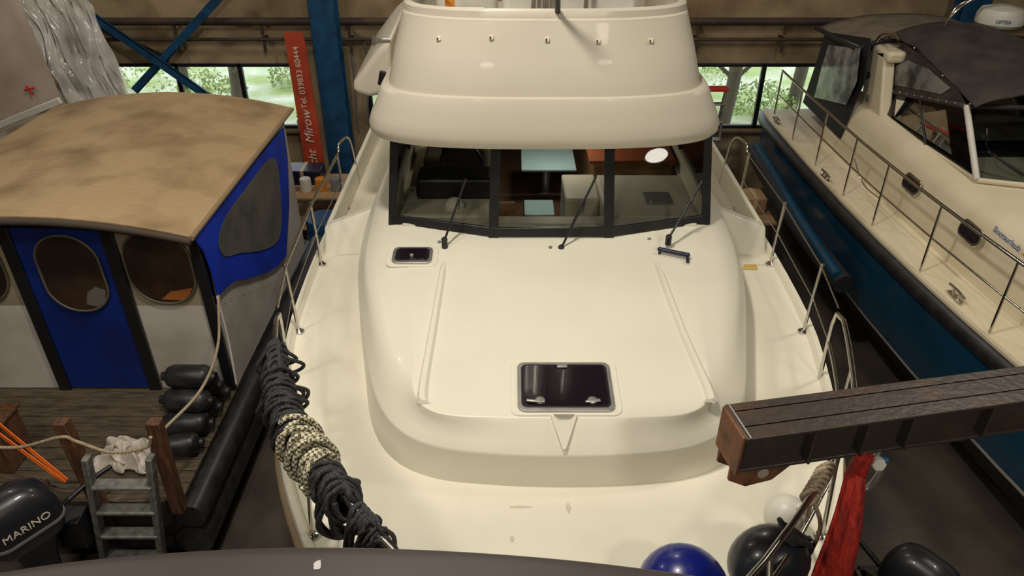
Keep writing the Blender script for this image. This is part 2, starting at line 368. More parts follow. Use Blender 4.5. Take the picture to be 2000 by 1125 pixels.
prism('nose_slot',[V((CX-.07,3.585,2.834)),V((CX+.07,3.585,2.834)),V((CX+.035,3.565,2.824)),V((CX-.035,3.565,2.824))],(0,-.003,.003),mat('shadow_groove',(.25,.22,.16),.6),Y)
def hatch(name,c,w,d,tilt,frame,gl):
    o=root(name,c); M=Matrix.Translation(V(c))@Matrix.Rotation(tilt,4,'X')
    def pl(w,d,r,z0,z1,m,nm):
        q=rrect(w,d,r); lo=[M@V((x,y,z0)) for x,y in q]; prism(nm,lo,(M.to_3x3()@V((0,0,z1-z0))),m,o,bevel=.004)
    pl(w+.12,d+.08,.06,-.02,.008,GEL,'moulded_base')
    pl(w+.03,d+.03,.05,0,.026,frame,'frame'); pl(w-.02,d-.02,.04,.02,.03,BLK,'gasket'); pl(w-.05,d-.05,.035,.03,.034,gl,'glass')
    return o,M
o,M=hatch('foredeck_hatch',PT(1103,758),.60,.42,math.radians(5.7),ALU,DGL)
for sx in(-1,1):
    lathe('vent_handle',[(.032,0),(.032,.012),(.02,.018)],M@V((sx*.17,-.15,.034)),ALU,o); p=M@V((sx*.17-.02,-.165,.045)); box('lever',p+V((sx*.02,0,.006)),(.10,.022,.012),ALU,o,rot=(5.7,0,sx*8))
box('latch',M@V((-.01,.17,.04)),(.07,.03,.008),ALU,o)
o,M=hatch('deck_hatch',PT(806,502),.30,.20,math.radians(5.7),ALU,DGL)
lathe('knob',[(.016,0),(.016,.02),(.008,.025)],M@V((0,-.04,.035)),ALU,o)
h0=PT(1289,487,.04); h1=PT(1343,498,.04); h2=PT(1343,512,.02)
gh=root('grab_handle',h0); tubes('bar',[[h0,h1]],.019,NAVY,gh,smooth=False); tubes('hook',[[h1,h2]],.013,NAVY,gh,smooth=False)
ball('end_0',h0,.021,NAVY,gh,nip=False); ball('end_1',h1,.021,NAVY,gh,nip=False); cyl('foot',h0+V((0,0,-.06)),h0,.012,NAVY,gh)
# windscreen -------------------------------------------------------
WB=[V((CX-1.39,5.90,3.03)),V((CX-.49,5.655,3.03)),V((CX+.50,5.655,3.03)),V((CX+1.39,5.90,3.03))]
WTp=[V((CX-1.32,6.02,3.84)),V((CX-.46,5.80,3.84)),V((CX+.47,5.80,3.84)),V((CX+1.32,6.02,3.84))]
def strip(a,b,w,th,name):
    d=(b-a).normalized(); s=V((0,-1,.15)).cross(d).normalized()*w/2; nn=V((0,th,0)); prism(name,[a-s,b-s,b+s,a+s],nn,BLK,Y,bevel=.004)
for i in range(3):
    add('windscreen_glass_%d'%i,[WB[i],WB[i+1],WTp[i+1],WTp[i]],[(0,1,2,3)],GW,Y,flat=True)
    strip(WB[i]+V((0,-.015,.03)),WB[i+1]+V((0,-.015,.03)),.08,.03,'sill_frame'); strip(WTp[i]+V((0,-.015,-.03)),WTp[i+1]+V((0,-.015,-.03)),.10,.03,'head_frame')
for i in range(4): strip(WB[i]+V((0,-.02,-.02)),WTp[i]+V((0,-.02,0)),.085 if i in(1,2) else .07,.04,'screen_post')
for s in(-1,1):
    x0=CX+s*1.39; x1=CX+s*1.33
    a=V((x0,5.92,2.95)); b=V((x0+s*.02,9.6,2.95)); c_=V((x1,9.6,3.86)); d=V((x1,6.03,3.86))
    prism('cabin_side',[a,b,b+V((-s*.01,0,.28)),a+V((-s*.01,0.03,.28))],(-s*.03,0,0),GEL,Y)
    prism('side_window',[a+V((-s*.005,.05,.26)),b+V((-s*.01,0,.26)),c_,d],(-s*.01,0,0),GT,Y)
    for q in(.0,.33,.66,1):
        prism('side_post',[lerp(a,b,q)+V((s*.002,0,.25)),lerp(a,b,q)+V((s*.002,.07,.25)),lerp(d,c_,q)+V((s*.004,.07,0)),lerp(d,c_,q)+V((s*.004,0,0))],(-s*.03,0,0),BLK,Y)
for (ub,vb,ut,vt) in((868,470,910,350),(1096,485,1165,345),(1306,465,1372,355)):
    b=PY(ub,vb,5.50); t=PY(ut,vt,5.70 if ub<1200 else 5.78)
    tubes('wiper_arm',[[b,lerp(b,t,.55)]],.010,BLK,Y); tubes('wiper_arm_fine',[[lerp(b,t,.5)+V((.03,0,0)),lerp(b,t,.72)]],.006,BLK,Y)
    tubes('wiper_blade',[[lerp(b,t,.3)+V((0,.01,0)),t+V((0,.01,0))]],.010,BLK,Y)
    lathe('wiper_pivot',[(.026,-.06),(.026,.015),(.015,.03)],b,BLK,Y)
for u,v in((858,474),(1075,484),(1268,468)): lathe('washer_nozzle',[(.016,0),(.016,.012),(.005,.02)],PT(u,v),GREY,Y,n=12)
# interior: dash, helm, lockers, table, rear window, added fill light ----------
PALE=mat('pale_blue_top',(.40,.58,.62),.5,spec=.2); SOLE=mat('teak_sole',(.09,.05,.03),.85,spec=.1)
bx('dashboard_front',(CX-1.3,5.82,2.7),(CX+1.3,6.0,3.045),BEIGE,Y,bevel=.02)
bx('dashboard_port',(CX-1.34,5.95,2.7),(CX-.47,6.6,3.07),BEIGE,Y,bevel=.03); bx('dashboard_starboard',(CX+.5,5.95,2.7),(CX+1.34,6.9,3.06),BEIGE,Y,bevel=.03)
bx('chart_tray',(CX+.9,6.2,3.06),(CX+1.15,6.45,3.075),GREY,Y)
bx('instrument_hood',(CX-1.22,6.28,3.05),(CX-.50,6.6,3.28),BLK,Y,bevel=.05,seg=4)
tubes('steering_wheel',[[V((CX-.82+.2*math.cos(a),6.68+.05*math.sin(a),3.24+.2*math.sin(a))) for a in [2*math.pi*i/16 for i in range(16)]]],.016,BLK,Y,cyc=True)
lathe('compass',[(.09,0),(.09,.03),(.06,.07),(.01,.09)],(CX-.85,6.13,3.07),WHT,Y)
bx('cabin_sole',(CX-1.35,6.0,2.45),(CX+1.35,9.5,2.5),SOLE,Y,bevel=0)
bx('rear_bulkhead',(CX-1.38,9.5,2.4),(CX+1.38,9.58,3.85),INTD,Y,bevel=0)
bx('companion_door',(CX-.46,6.3,2.5),(CX-.30,6.36,3.02),WOODB,Y)
bx('counter',(CX+.17,6.4,2.5),(CX+.5,7.0,3.02),BEIGE,Y,bevel=.02)
bx('pale_step',(CX-.2,7.05,2.5),(CX+.12,7.42,2.54),PALE,Y)
bx('cabinet',(CX+.5,7.05,2.5),(CX+1.3,9.3,3.12),WOODB,Y); bx('galley_top',(CX+.45,7.0,3.12),(CX+1.32,8.2,3.16),mat('red_brown_top',(.32,.09,.04),.6,spec=.2),Y)
bx('settee',(CX-1.3,7.6,2.5),(CX-.6,9.2,2.95),mat('settee_cloth',(.2,.18,.14),.8),Y,bevel=.05)
bx('helm_seat',(CX-1.05,7.1,2.5),(CX-.55,7.5,3.3),mat('seat_leather',(.08,.07,.055),.6),Y,bevel=.08,seg=4)
bx('saloon_table',(CX-.23,7.4,2.87),(CX+.36,8.0,2.90),PALE,Y,bevel=.01); cyl('table_leg',(CX+.05,7.7,2.5),(CX+.05,7.7,2.87),.045,ALU,Y)
bx('rear_window',(CX-.30,9.44,3.15),(CX+.38,9.5,3.7),mat('pale_blue_pane',(.30,.40,.41),.6),Y)  # opaque pale blue colour stands in for daylight through the rear window
cl=bpy.data.lights.new('cabin_fill','AREA'); cl.shape='DISK'; cl.size=.3; cl.energy=7; cl.color=(1,.9,.75); clo=bpy.data.objects.new('cabin_fill',cl); clo.location=(CX+.1,7.3,3.74); fin(clo,Y)  # fill light added under the headliner to brighten the interior
lathe('cabin_fill_rim',[(.18,0),(.18,.03),(.05,.04)],(CX+.1,7.3,3.75),WHT,Y)  # invented rim dressing the added fill light
# flybridge --------------------------------------------------------
FX=.27
spec_=[(5.74,1.36,3.80,.5),(5.64,1.44,3.81,.52),(5.605,1.47,3.85,.54),(5.60,1.475,3.91,.54),(5.615,1.45,3.99,.54),(5.64,1.40,4.09,.54),(5.66,1.37,4.17,.54),(5.675,1.35,4.205,.54),(5.70,1.325,4.215,.54),(5.712,1.31,4.195,.54),(5.725,1.30,4.20,.54),(5.73,1.297,4.23,.54),(5.82,1.24,4.48,.54),(5.92,1.175,4.72,.54),(5.925,1.17,4.74,.54),(5.95,1.165,4.75,.54),(5.955,1.16,4.80,.54),(5.975,1.14,4.82,.54),(6.0,1.105,4.81,.53),(6.01,1.10,4.15,.5)]
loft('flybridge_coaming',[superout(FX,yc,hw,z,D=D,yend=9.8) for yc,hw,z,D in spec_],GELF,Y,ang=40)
bx('flybridge_floor',(FX-1.2,6.1,4.05),(FX+1.2,9.8,4.15),GELF,Y,bevel=0)
hr=superout(FX,5.70,1.40,3.815,yend=9.8); add('headliner',hr,[tuple(range(len(hr)))],mat('headliner',(.10,.085,.06),.8),Y,flat=True)
def flyfront(u,v):
    p=PY(u,v,5.85)
    for _ in range(8):
        q=(p.z-4.23)/.49; yc=lerp(5.73,5.92,q); hw=lerp(1.297,1.175,q); f=min(.99,abs(p.x-FX)/hw)
        p=PY(u,v,yc+.54*(1-(1-f**2.8)**(1/2.8)))
    return p
for u,v in((857,75),(960,73),(1069,77),(1168,80),(1271,79)):
    p=flyfront(u,v); box('square_stud',p+V((0,-.006,0)),(.036,.03,.036),GELR,Y,rot=(-20,0,0),bevel=.005); box('stud_hole',p+V((-.008,-.012,-.002)),(.012,.03,.018),BLK,Y,rot=(-20,0,0),bevel=0)
wg=[PY(762,78,7.0),PY(735,100,7.0),PY(690,160,7.0),PY(688,180,7.0),PY(722,192,7.0),PY(765,180,7.0)]
prism('side_wing',wg,(0,1.6,.1),GELF,Y,bevel=.05,seg=4)
lathe('horn',[(.018,0),(.02,.08),(.028,.12),(.045,.15),(.03,.15)],PY(762,80,6.5),CHR,Y,axis=(-1,-.6,.15))
tubes('rub_post',[[PY(748,140,6.5),PY(744,165,6.5)]],.03,BLK,Y)
bx('helm_console',(FX-.35,6.35,4.15),(FX+.75,6.8,4.92),WHT,Y,bevel=.06,seg=4)
bx('seat_port',(FX-.95,6.9,4.15),(FX-.4,7.4,4.95),WHT,Y,bevel=.08,seg=4); bx('seat_starboard',(FX+.1,7.1,4.15),(FX+.9,7.6,5.0),WHT,Y,bevel=.08,seg=4)
tubes('windscreen_rail',[[(FX-1.05,7.6,4.8),(FX-1.08,6.7,4.98),(FX-.7,6.15,5.0),(FX,6.08,5.02),(FX+.7,6.15,5.0),(FX+1.08,6.7,4.98),(FX+1.05,7.6,4.8)]],.014,CHR,Y)
for x in(-.1,.0,.32): cyl('mast_post',(FX+x,6.22,4.5),(FX+x,6.22,5.9),.02 if x else .03,CHR,Y)
tubes('spotlight_pole',[[(CX+.02,5.96,4.80),(CX+.0,5.7,5.1),(CX-.03,5.32,5.6)]],.022,BLK,Y)
bx('shelf',(FX-1.0,6.28,4.6),(FX-.5,6.55,4.72),WHT,Y); lathe('orange_bottle',[(.04,0),(.04,.14),(.015,.18),(.015,.2)],(FX-.78,6.4,4.72),mat('orange_plastic',(.7,.25,.02),.4),Y)
for s in(-1,1):
    prism('side_deck_step',[V((CX+s*1.55,6.55,2.35)),V((CX+s*2.2,6.45,2.36)),V((CX+s*2.2,6.6,2.62)),V((CX+s*1.6,6.75,2.80))],(0,.12,0),GEL,Y,bevel=.02)
    prism('bulwark',[V((CX+s*2.2,6.5,2.38)),V((CX+s*2.2,11.8,2.38)),V((CX+s*2.17,11.8,2.75)),V((CX+s*2.2,6.7,2.62))],(-s*.05,0,0),GEL,Y,bevel=.015)
SC=mat('scuff_dirt',(.63,.58,.45),.8)
for (u,v,w_,h_) in((1015,990,.10,.012),(1110,992,.02,.05),(1000,1052,.02,.03)):
    p=PZ(u,v,2.366); prism('scuff',[p+V((w_*math.cos(a)*random.uniform(.5,1),h_*math.sin(a)*random.uniform(.5,1),0)) for a in [2*math.pi*i/11 for i in range(11)]],(0,0,.0015),SC,Y)
p=PZ(1462,522,2.366); prism('tape_patch',[p+V((-.07,-.04,0)),p+V((.08,-.05,0)),p+V((.09,.05,0)),p+V((-.03,.05,0))],(0,0,.003),mat('yellow_tape',(.62,.45,.12),.6),Y)
# rails ------------------------------------------------------------
RT=smooth_tab([(1.9,.02),(2.0,.45),(2.15,.72),(2.37,.94),(2.62,1.16),(2.9,1.38),(3.32,1.67),(3.86,1.86),(4.4,2.0),(5.13,2.15),(6.3,2.2),(7.5,2.2)])
def rx(y): return interp(RT,y)
def rl(s,z,y0,y1,n=26): return [V((CX+s*rx(lerp(y0,y1,i/n)),lerp(y0,y1,i/n),z)) for i in range(n+1)]
pr=root('pulpit_rail',(CX,3,2.4))
for s in(-1,1):
    top=rl(s,3.10,1.9,4.25); end=[V((CX+s*2.0,4.42,3.04)),V((CX+s*2.03,4.5,2.9)),V((CX+s*2.04,4.5,2.4))]
    tubes('top_rail',[top+end],.017,CHR,pr,smooth=False); tubes('mid_rail',[rl(s,2.76,2.2,4.45)],.012,CHR,pr,smooth=False)
    for y in(2.3,3.0,3.75): 
        hx=min(hb(y)-.08,rx(y)+.12); tubes('stanchion',[[V((CX+s*hx,y,2.40)),V((CX+s*rx(y),y-.02,3.1))]],.014,CHR,pr); lathe('foot',[(.04,0),(.04,.012),(.02,.02)],(CX+s*hx,y,2.385),CHR,pr,n=16)
    ys=[5.13,6.27,7.5]
    for i,y in enumerate(ys):
        X=CX+s*(hb(y)-.09)
        g=root('stanchion_post',(X,y,2.38))
        tubes('post',[[V((X,y,2.38)),V((X+s*.02,y,3.05))]],.014,CHR,g,smooth=False); lathe('foot',[(.045,0),(.045,.012),(.02,.03)],(X,y,2.385),CHR,g,n=16); 
        if i==2: tubes('gate_hoop',[[V((X,y,3.05)),V((X,y+.1,3.12)),V((X-s*.02,y+.5,3.0)),V((X-s*.03,y+.7,2.4))]],.014,CHR,g)
    for z in(3.03,2.72):
        pts=[V((CX+s*2.03,4.48,z+.02))]+[V((CX+s*(hb(y)-.08),y,z)) for y in ys]; 
        if s==-1 and z>3: tubes('guard_rail',[pts],.014,CHR,pr,smooth=False)
        else: tubes('guard_wire',[pts],.005,CHR,pr,smooth=False)
# rope hanks wound on the port rail
def hank(name,y0,y1,m,turns,rad=.05,r=.0125,loops=6,drop=.25):
    o=root(name,(CX-rx(y0),y0,3.1)); 
    cs_=[]
    for rep in range(2):
        pts=[]; n=turns*9; ph=random.uniform(0,6)
        for i in range(n+1):
            t=i/n; y=lerp(y0,y1,t); c=V((CX-rx(y),y,3.08)); tg=(V((-(rx(y+.05)-rx(y-.05)),.1,0))).normalized(); sd=V((0,0,1)).cross(tg)
            R_=rad*(.7+.55*abs(math.sin(t*math.pi*2+ph))+.25*rep)+random.uniform(-.006,.006); a=2*math.pi*turns*t*(1 if rep==0 else .6)+ph
            pts.append(c+sd*R_*math.cos(a)+V((0,0,1))*(R_*1.2*math.sin(a)-.02)+tg*(random.uniform(-.01,.01)+.03*math.sin(a+ph)))
        cs_.append(pts)
    tubes('coil',cs_,r,m,o,k=2)
    ls=[]
    for i in range(loops):
        t=random.uniform(.05,.95); y=lerp(y0,y1,t); c=V((CX-rx(y),y,3.06)); dd=drop*random.uniform(.4,1); w_=random.uniform(.04,.1); q=random.uniform(-.06,.08); e=random.uniform(-.08,.08)
        ls.append([c+V((.04,-.02,.06)),c+V((w_+q,.03+e,-dd*.4)),c+V((q,.06+e,-dd)),c+V((-w_+q,-.03,-dd*.5)),c+V((-.05,0,.05)),c+V((0,.05,.08))])
    tubes('hanging_loops',ls,r,m,o,cyc=True,k=6)
hank('black_mooring_rope',3.95,3.68,ROPK,9,.045,loops=8); hank('black_mooring_rope',3.66,3.42,ROPK,9,.065,loops=10,drop=.3)
hank('black_mooring_rope',3.40,3.12,ROPK,9,.075,loops=12,drop=.38)
hank('speckled_mooring_rope',3.13,2.84,ROPW,8,.085,r=.016,loops=9,drop=.32)
hank('black_mooring_rope',2.82,2.62,ROPK,6,.065,r=.015,loops=9,drop=.4); hank('black_mooring_rope',2.56,2.40,ROPK,5,.045,loops=9,drop=.5)
# fenders on the bow
def fender(name,c,r,m,axis,el,nose=None):
    o=root(name,c); ball('body',c,r,m,o,axis=axis,el=el); A=V(axis).normalized(); q=V(c)+A*r*el
    ball('cap',q+A*(-.02),r*.32,nose or BLK,o,axis=axis,el=.8,nip=False)
    return o,q
VBLUE=mat('blue_vinyl',(.005,.012,.17),.3,coat=.25); VBLK=mat('dark_vinyl',(.02,.022,.028),.3,coat=.2); VWHT=mat('white_vinyl',(.7,.68,.6),.4)
fender('blue_ball_fender',(.89,2.46,2.615),.24,VBLUE,(.6,-.3,.1),1.0,NAVY)
o,q1=fender('black_ball_fender',(1.40,2.66,2.60),.19,VBLK,(.8,.1,.45),1.2)
fender('white_ball_fender',(1.64,3.06,2.50),.125,VWHT,(.5,-.3,.8),1.05,VWHT)
hk=root('rope_lashing',(CX+rx(2.7),2.7,3.1)); ls=[]
for i in range(7):
    y=2.68+.03*i; c=V((CX+rx(y),y,3.08)); ls.append([c+V((0,0,.05)),c+V((.05,.02,0)),c+V((0,0,-.06)),c+V((-.05,0,0))])
tubes('turns',ls,.012,ROPB,hk,cyc=True); tubes('tails',[[V((CX+rx(2.75),2.75,3.05)),V((1.6,2.85,2.8)),V((1.66,2.98,2.64))],[V((CX+rx(2.7),2.7,3.05)),V((1.62,2.8,2.75)),V((1.72,3.0,2.45)),V((1.6,3.2,2.38))],[V((CX+rx(2.7),2.7,3.05)),V((1.66,2.72,2.8)),V((1.60,2.65,2.6))]],.012,ROPB,hk)
hk=root('black_lashing',q1); c=V(q1); ls=[]
for i in range(6):
    a=V((CX+rx(2.45),2.45+.02*i,3.05)); ls.append([c,lerp(c,a,.5)+V((random.uniform(-.06,.06),random.uniform(-.05,.05),0)),a,a+V((.04,0,-.05)),lerp(c,a,.4)+V((.04,.03,-.05))])
tubes('turns',ls,.014,ROPK,hk,cyc=True)

# ================================================================ HOUSEBOAT
HB=root('houseboat',(-4.4,7,0)); HX0,HX1=-6.0,-2.95
bx('pontoon',(HX0,4.7,.12),(HX1,9.7,.86),RUB,HB,bevel=.08,seg=3)
cyl('rubbing_tube',(HX1+.06,4.6,.72),(HX1+.06,9.8,.72),.13,RUB,HB); cyl('lower_tube',(HX1+.02,4.6,.4),(HX1+.02,9.8,.4),.17,RUB,HB)
for i in range(11): bx('plank_%d'%i,(HX0,4.7+i*.15,.86),(HX1,4.7+i*.15+.14,.9),WOODD,HB,bevel=.006)
bx('front_beam',(HX0,4.62,.72),(HX1,4.72,.90),WOODD,HB)
for x in(-5.5,-3.4):
    for y in(5.2,8.8): bx('skid',(x-.2,y-.3,0),(x+.2,y+.3,.14),WOODD,HB)
yw=6.2
def roofz(x): t=(x+4.5)/1.55; return 2.86+.20*(1-t*t)
WALLW=mat('houseboat_white',(.60,.565,.51),.5,var=(.45,.41,.35),scale=1.5,detail=10); WALLC=mat('houseboat_cream',(.34,.28,.19),.6,var=(.26,.2,.13),scale=2)
bx('front_panel_lower',(HX0,yw,.9),(HX1,yw+.05,1.95),WALLW,HB,bevel=0)
prism('front_panel_upper',[V((HX0,yw,1.95)),V((HX1,yw,1.95))]+[V((lerp(HX1,HX0,i/12),yw,roofz(lerp(HX1,HX0,i/12))-.05)) for i in range(13)],(0,.05,0),WALLC,HB)
bx('entry_door',(-4.70,yw-.03,.92),(-3.86,yw,2.84),BLUED,HB,bevel=.008)
for x in(-4.76,-3.80,-5.8): bx('door_frame',(x-.06,yw-.05,.9),(x+.06,yw,2.86),BLK,HB)
bx('corner_post',(HX1-.10,yw-.05,.9),(HX1+.0,yw+.02,2.80),BLK,HB)
def oval(name,x,z,hw,hh,par,m=DGL,y=yw-.05):
    P=[(x+a,z+b) for a,b in rrect(2*hw,2*hh,min(hw,hh)*.95,8)]
    prism(name,[V((a,y,b)) for a,b in P],(0,.03,0),m,par); tubes(name+'_seal',[[V((a,y,b)) for a,b in P]],.012,mat('window_seal',(.12,.1,.07),.5),par,smooth=False,cyc=True)
DG2=mat('houseboat_dark_glass',(.022,.016,.012),.15,var=(.07,.04,.02),scale=1.5)
oval('door_pane',-4.24,2.34,.30,.42,HB,DG2); oval('front_pane',-3.40,2.39,.32,.40,HB,DG2,yw-.02); oval('front_pane_left',-5.25,2.39,.35,.40,HB,DG2,yw-.02)
prism('table_behind_glass',[V((x,yw-.026,z)) for x,z in((-3.46,2.04),(-3.25,2.03),(-3.17,2.10),(-3.13,2.17),(-3.35,2.13))],(0,.004,0),mat('orange_wood',(.40,.13,.03),.5),HB)
prism('white_mug_behind_glass',[V((x,yw-.056,z)) for x,z in((-4.10,1.97),(-4.0,2.03),(-3.97,2.16),(-4.06,2.2),(-4.15,2.14),(-4.2,2.0))],(0,.004,0),mat('dim_white',(.16,.15,.14),.5),HB)
bx('side_panel',(HX1-.04,yw,.9),(HX1,9.3,2.80),WALLW,HB,bevel=0); bx('aft_panel',(HX0,9.25,.9),(HX1,9.3,2.80),WALLW,HB,bevel=0); bx('far_side_panel',(HX0,yw,.9),(HX0+.05,9.3,2.80),WALLW,HB,bevel=0)
xc=HX1+.02
cv=[(374,462),(430,394),(490,322),(552,250),(560,310),(563,400),(557,500),(540,520),(520,532),(500,538),(480,545),(466,546),(452,552),(440,562),(425,577),(412,530),(395,490)]
prism('side_canvas',[PX(u,v,xc) for u,v in cv],(.015,0,0),BLUEC,HB)
wv=catmull([PX(u,v,xc+.02) for u,v in((427,470),(440,425),(480,368),(535,308),(549,400),(545,465),(515,488),(470,494),(438,500))],5,True)
prism('canvas_vinyl',wv,(.004,0,0),mat('dull_vinyl',(.12,.12,.115),.2,var=(.2,.19,.17),scale=2),HB)
tubes('side_seam',[[PX(424,580,xc),PX(445,660,xc),PX(462,750,xc)]],.012,WHT,HB)
for i in range(9): ball('canvas_stud_%d'%i,PX(lerp(440,540,i/8),lerp(585,545,i/8),xc),.008,ALU,HB,nip=False)
rg=[]
for i in range(21):
    x=lerp(-6.08,-2.92,i/20); z=roofz(x)
    rg.append([V((x,5.98,z-.07)),V((x,5.97,z)),V((x,9.62,z)),V((x,9.6,z-.07))])
loft('roof',rg,ROOF,HB,closed=True,caps=True,bevel=.012)
tubes('roof_edge',[[V((lerp(-6.08,-2.92,i/20),5.96,roofz(lerp(-6.08,-2.92,i/20))-.055)) for i in range(21)]],.035,mat('roof_edge',(.07,.05,.035),.7),HB,smooth=False)
tubes('roof_edge_side',[[V((-2.91,5.96,roofz(-2.92)-.02)),V((-2.91,9.6,roofz(-2.92)-.02))]],.025,mat('roof_edge_tan',(.3,.21,.11),.7),HB,smooth=False)
gp=root('gate_post',(-3.64,4.66,.9)); box('post',(-3.65,4.56,1.38),(.11,.1,1.05),WOODR,gp,rot=(0,-2,0))
gp=root('gate_post',(-2.95,4.66,.9)); box('post',(-2.93,4.56,1.38),(.11,.1,1.05),WOODR,gp,rot=(0,2,0))
lk=root('wooden_locker',(-4.95,5.1,.9)); bx('case',(-5.3,4.95,.905),(-4.62,5.3,1.4),WOODR,lk); bx('lid',(-5.33,4.92,1.4),(-4.60,5.33,1.44),WOODR,lk)
rp=root('hemp_rope',(-3.3,4.7,1.7)); 
tubes('strand',[[V((-5.0,4.62,1.72)),V((-4.5,4.6,1.60)),V((-4.1,4.55,1.62)),V((-3.66,4.48,1.80)),V((-3.55,4.49,1.74)),V((-3.3,4.49,1.62)),V((-3.0,4.49,1.68)),V((-2.93,4.48,1.80))],[V((-2.9,4.6,1.75)),V((-2.8,5.2,1.7)),V((-2.84,5.8,1.75)),V((-2.88,6.15,2.1))]],.014,ROPB,rp)
ld=root('boarding_ladder',(-3.4,4.4,0))
for x0,x1 in((-3.75,-3.47),(-3.22,-2.96)): box('stile',((x0+x1)/2,4.42,.82),(.055,.09,1.66),LADM,ld,rot=(0,9.5,0))
for i in range(5): 
    z=.12+i*.30; x=-3.49+.165*z; box('tread_%d'%i,(x+.02,4.42,z),(.50,.12,.035),LADM,ld)
fp=root('fender_pile',(-3.2,5.9,1))
pf=[(.02,-.40),(.045,-.39),(.05,-.34),(.10,-.29),(.12,-.22),(.12,.22),(.10,.29),(.05,.34),(.045,.39),(.02,.40)]
for i,(x,y,z) in enumerate([(-3.2,5.50,1.02),(-3.2,5.74,1.02),(-3.2,5.98,1.02),(-3.19,5.62,1.22),(-3.18,5.86,1.23),(-3.17,5.74,1.42)]):
    lathe('fender_%d'%i,[(r*.98,q*.68) for r,q in pf],(x,y,z),RUB,fp,axis=(1,random.uniform(-.1,.1),0))
lathe('fender_loose',[(r*.9,q*.6) for r,q in pf],(-3.17,5.2,1.02),RUB,fp,axis=(1,.2,0))
C=PZ(252,888,.93)
def rag(a,b):
    e=1+.18*noise.noise(V((math.cos(6.28*a)*1.5,b*3,4)))
    h=.05+.22*abs(noise.noise(V((a*3.5,b*3.5,1))))+.09*noise.noise(V((a*9,b*9,2)))
    k=min(1,6*min(a,1-a,b,1-b)); return C+V(((a-.5)*.5*e,(b-.5)*.36*e-.03,max(.0,h*k)))+V((.09*noise.noise(V((a*5,b*5,7))),.09*noise.noise(V((a*5,b*5,9))),0))
grid('crumpled_rag',rag,44,40,CLOTH,solid=.004,ang=180)
st=root('orange_ratchet_strap',(-4.3,4.5,1)); 
a=PZ(-20,838,1.55);b=PZ(120,942,1.05)
for k in(0,1): 
    e=V((0,.08*k,0)); prism('webbing_%d'%k,[a+e,b+e*.4,b+e*.4+V((.04,0,.0)),a+e+V((.0,.0,.05))],(.0,.01,.003),mat('orange_webbing',(.85,.16,.01),.6),st)
def outboard(nm,c,s=1,label=True,yaw=0):
    o=root(nm,c); Rz=Matrix.Rotation(yaw,3,'Z'); c=V(c)
    prof=[(.26,.34,-.16,.05,0),(.30,.42,-.12,.08,0),(.32,.46,0,.10,0),(.31,.46,.12,.11,.01),(.27,.40,.20,.11,.02),(.18,.28,.25,.08,.03),(.05,.08,.27,.02,.03)]
    loft('cowl',[[c+Rz@(V((x,y-dy,z))*s) for x,y in rrect(w_,d_,r_)] for w_,d_,z,r_,dy in prof],mat('outboard_black',(.016,.017,.021),.35,coat=.25),o,closed=True,caps=True,ang=50)
    loft('trim_band',[[c+Rz@(V((x,y,z))*s) for x,y in rrect(.325,.465,.10)] for z in(-.05,-.03)],GREY,o,closed=True,caps=True)
    loft('midsection',[[c+Rz@(V((x,y,z))*s) for x,y in rrect(w_,d_,.03)] for w_,d_,z in((.22,.28,-.16),(.14,.2,-.35),(.10,.16,-.75))],BLK,o,closed=True,caps=True)
    lathe('gearcase',[(.01,-.16),(.05,-.1),(.06,0),(.045,.15),(.01,.2)],c+V((0,0,-.85))*s,BLK,o,axis=(0,1,0)); box('skeg',c+V((0,0,-.90))*s,(.015,.15,.14),BLK,o)
    for k in range(3):
        a=2.09*k; p=c+V((0,-.17,-.85))*s; q=V((math.cos(a),0,math.sin(a))); t=V((-q.z,.4,q.x)); prism('propeller_blade_%d'%k,[p,p+q*.09-t*.04,p+q*.12,p+q*.08+t*.05],(0,.01,0),ALU,o)
    box('clamp_bracket',c+Rz@(V((0,.26,-.32))*s),(.18*s,.16*s,.26*s),BLK,o); tubes('tiller',[[c+Rz@(V((0,.2,-.1))*s),c+Rz@(V((.02,.45,-.02))*s),c+Rz@(V((.03,.6,-.0))*s)]],.022,BLK,o)
    if label:
        x=Rz@V((1,0,0))
        text('maker_lettering','MARINO',.075*s,c+Rz@(V((.163,-.02,.05))*s),Rz@V((0,1,0)),V((0,0,1)),WT,o); text('power_figure','15',.085*s,c+Rz@(V((0,-.235,.03))*s),x,V((0,0,1)),WT,o)
    return o
outboard('outboard_motor',PZ(40,1015,1.25),1.25,yaw=math.radians(-35))
cyl('engine_mount',(-4.2,4.3,1.0),(-4.2,4.75,1.0),.05,STEEL,HB)
c=PZ(1790,1140,1.2); outboard('outboard_motor',c,1.1,label=False,yaw=.6)
es=root('engine_stand',c); 
for sx in(-.25,.25): bx('leg',(c.x+sx-.03,c.y+.2,0),(c.x+sx+.03,c.y+.28,1.0),STEEL,es)
bx('crossbar',(c.x-.3,c.y+.19,.85),(c.x+.3,c.y+.29,1.0),WOODD,es)

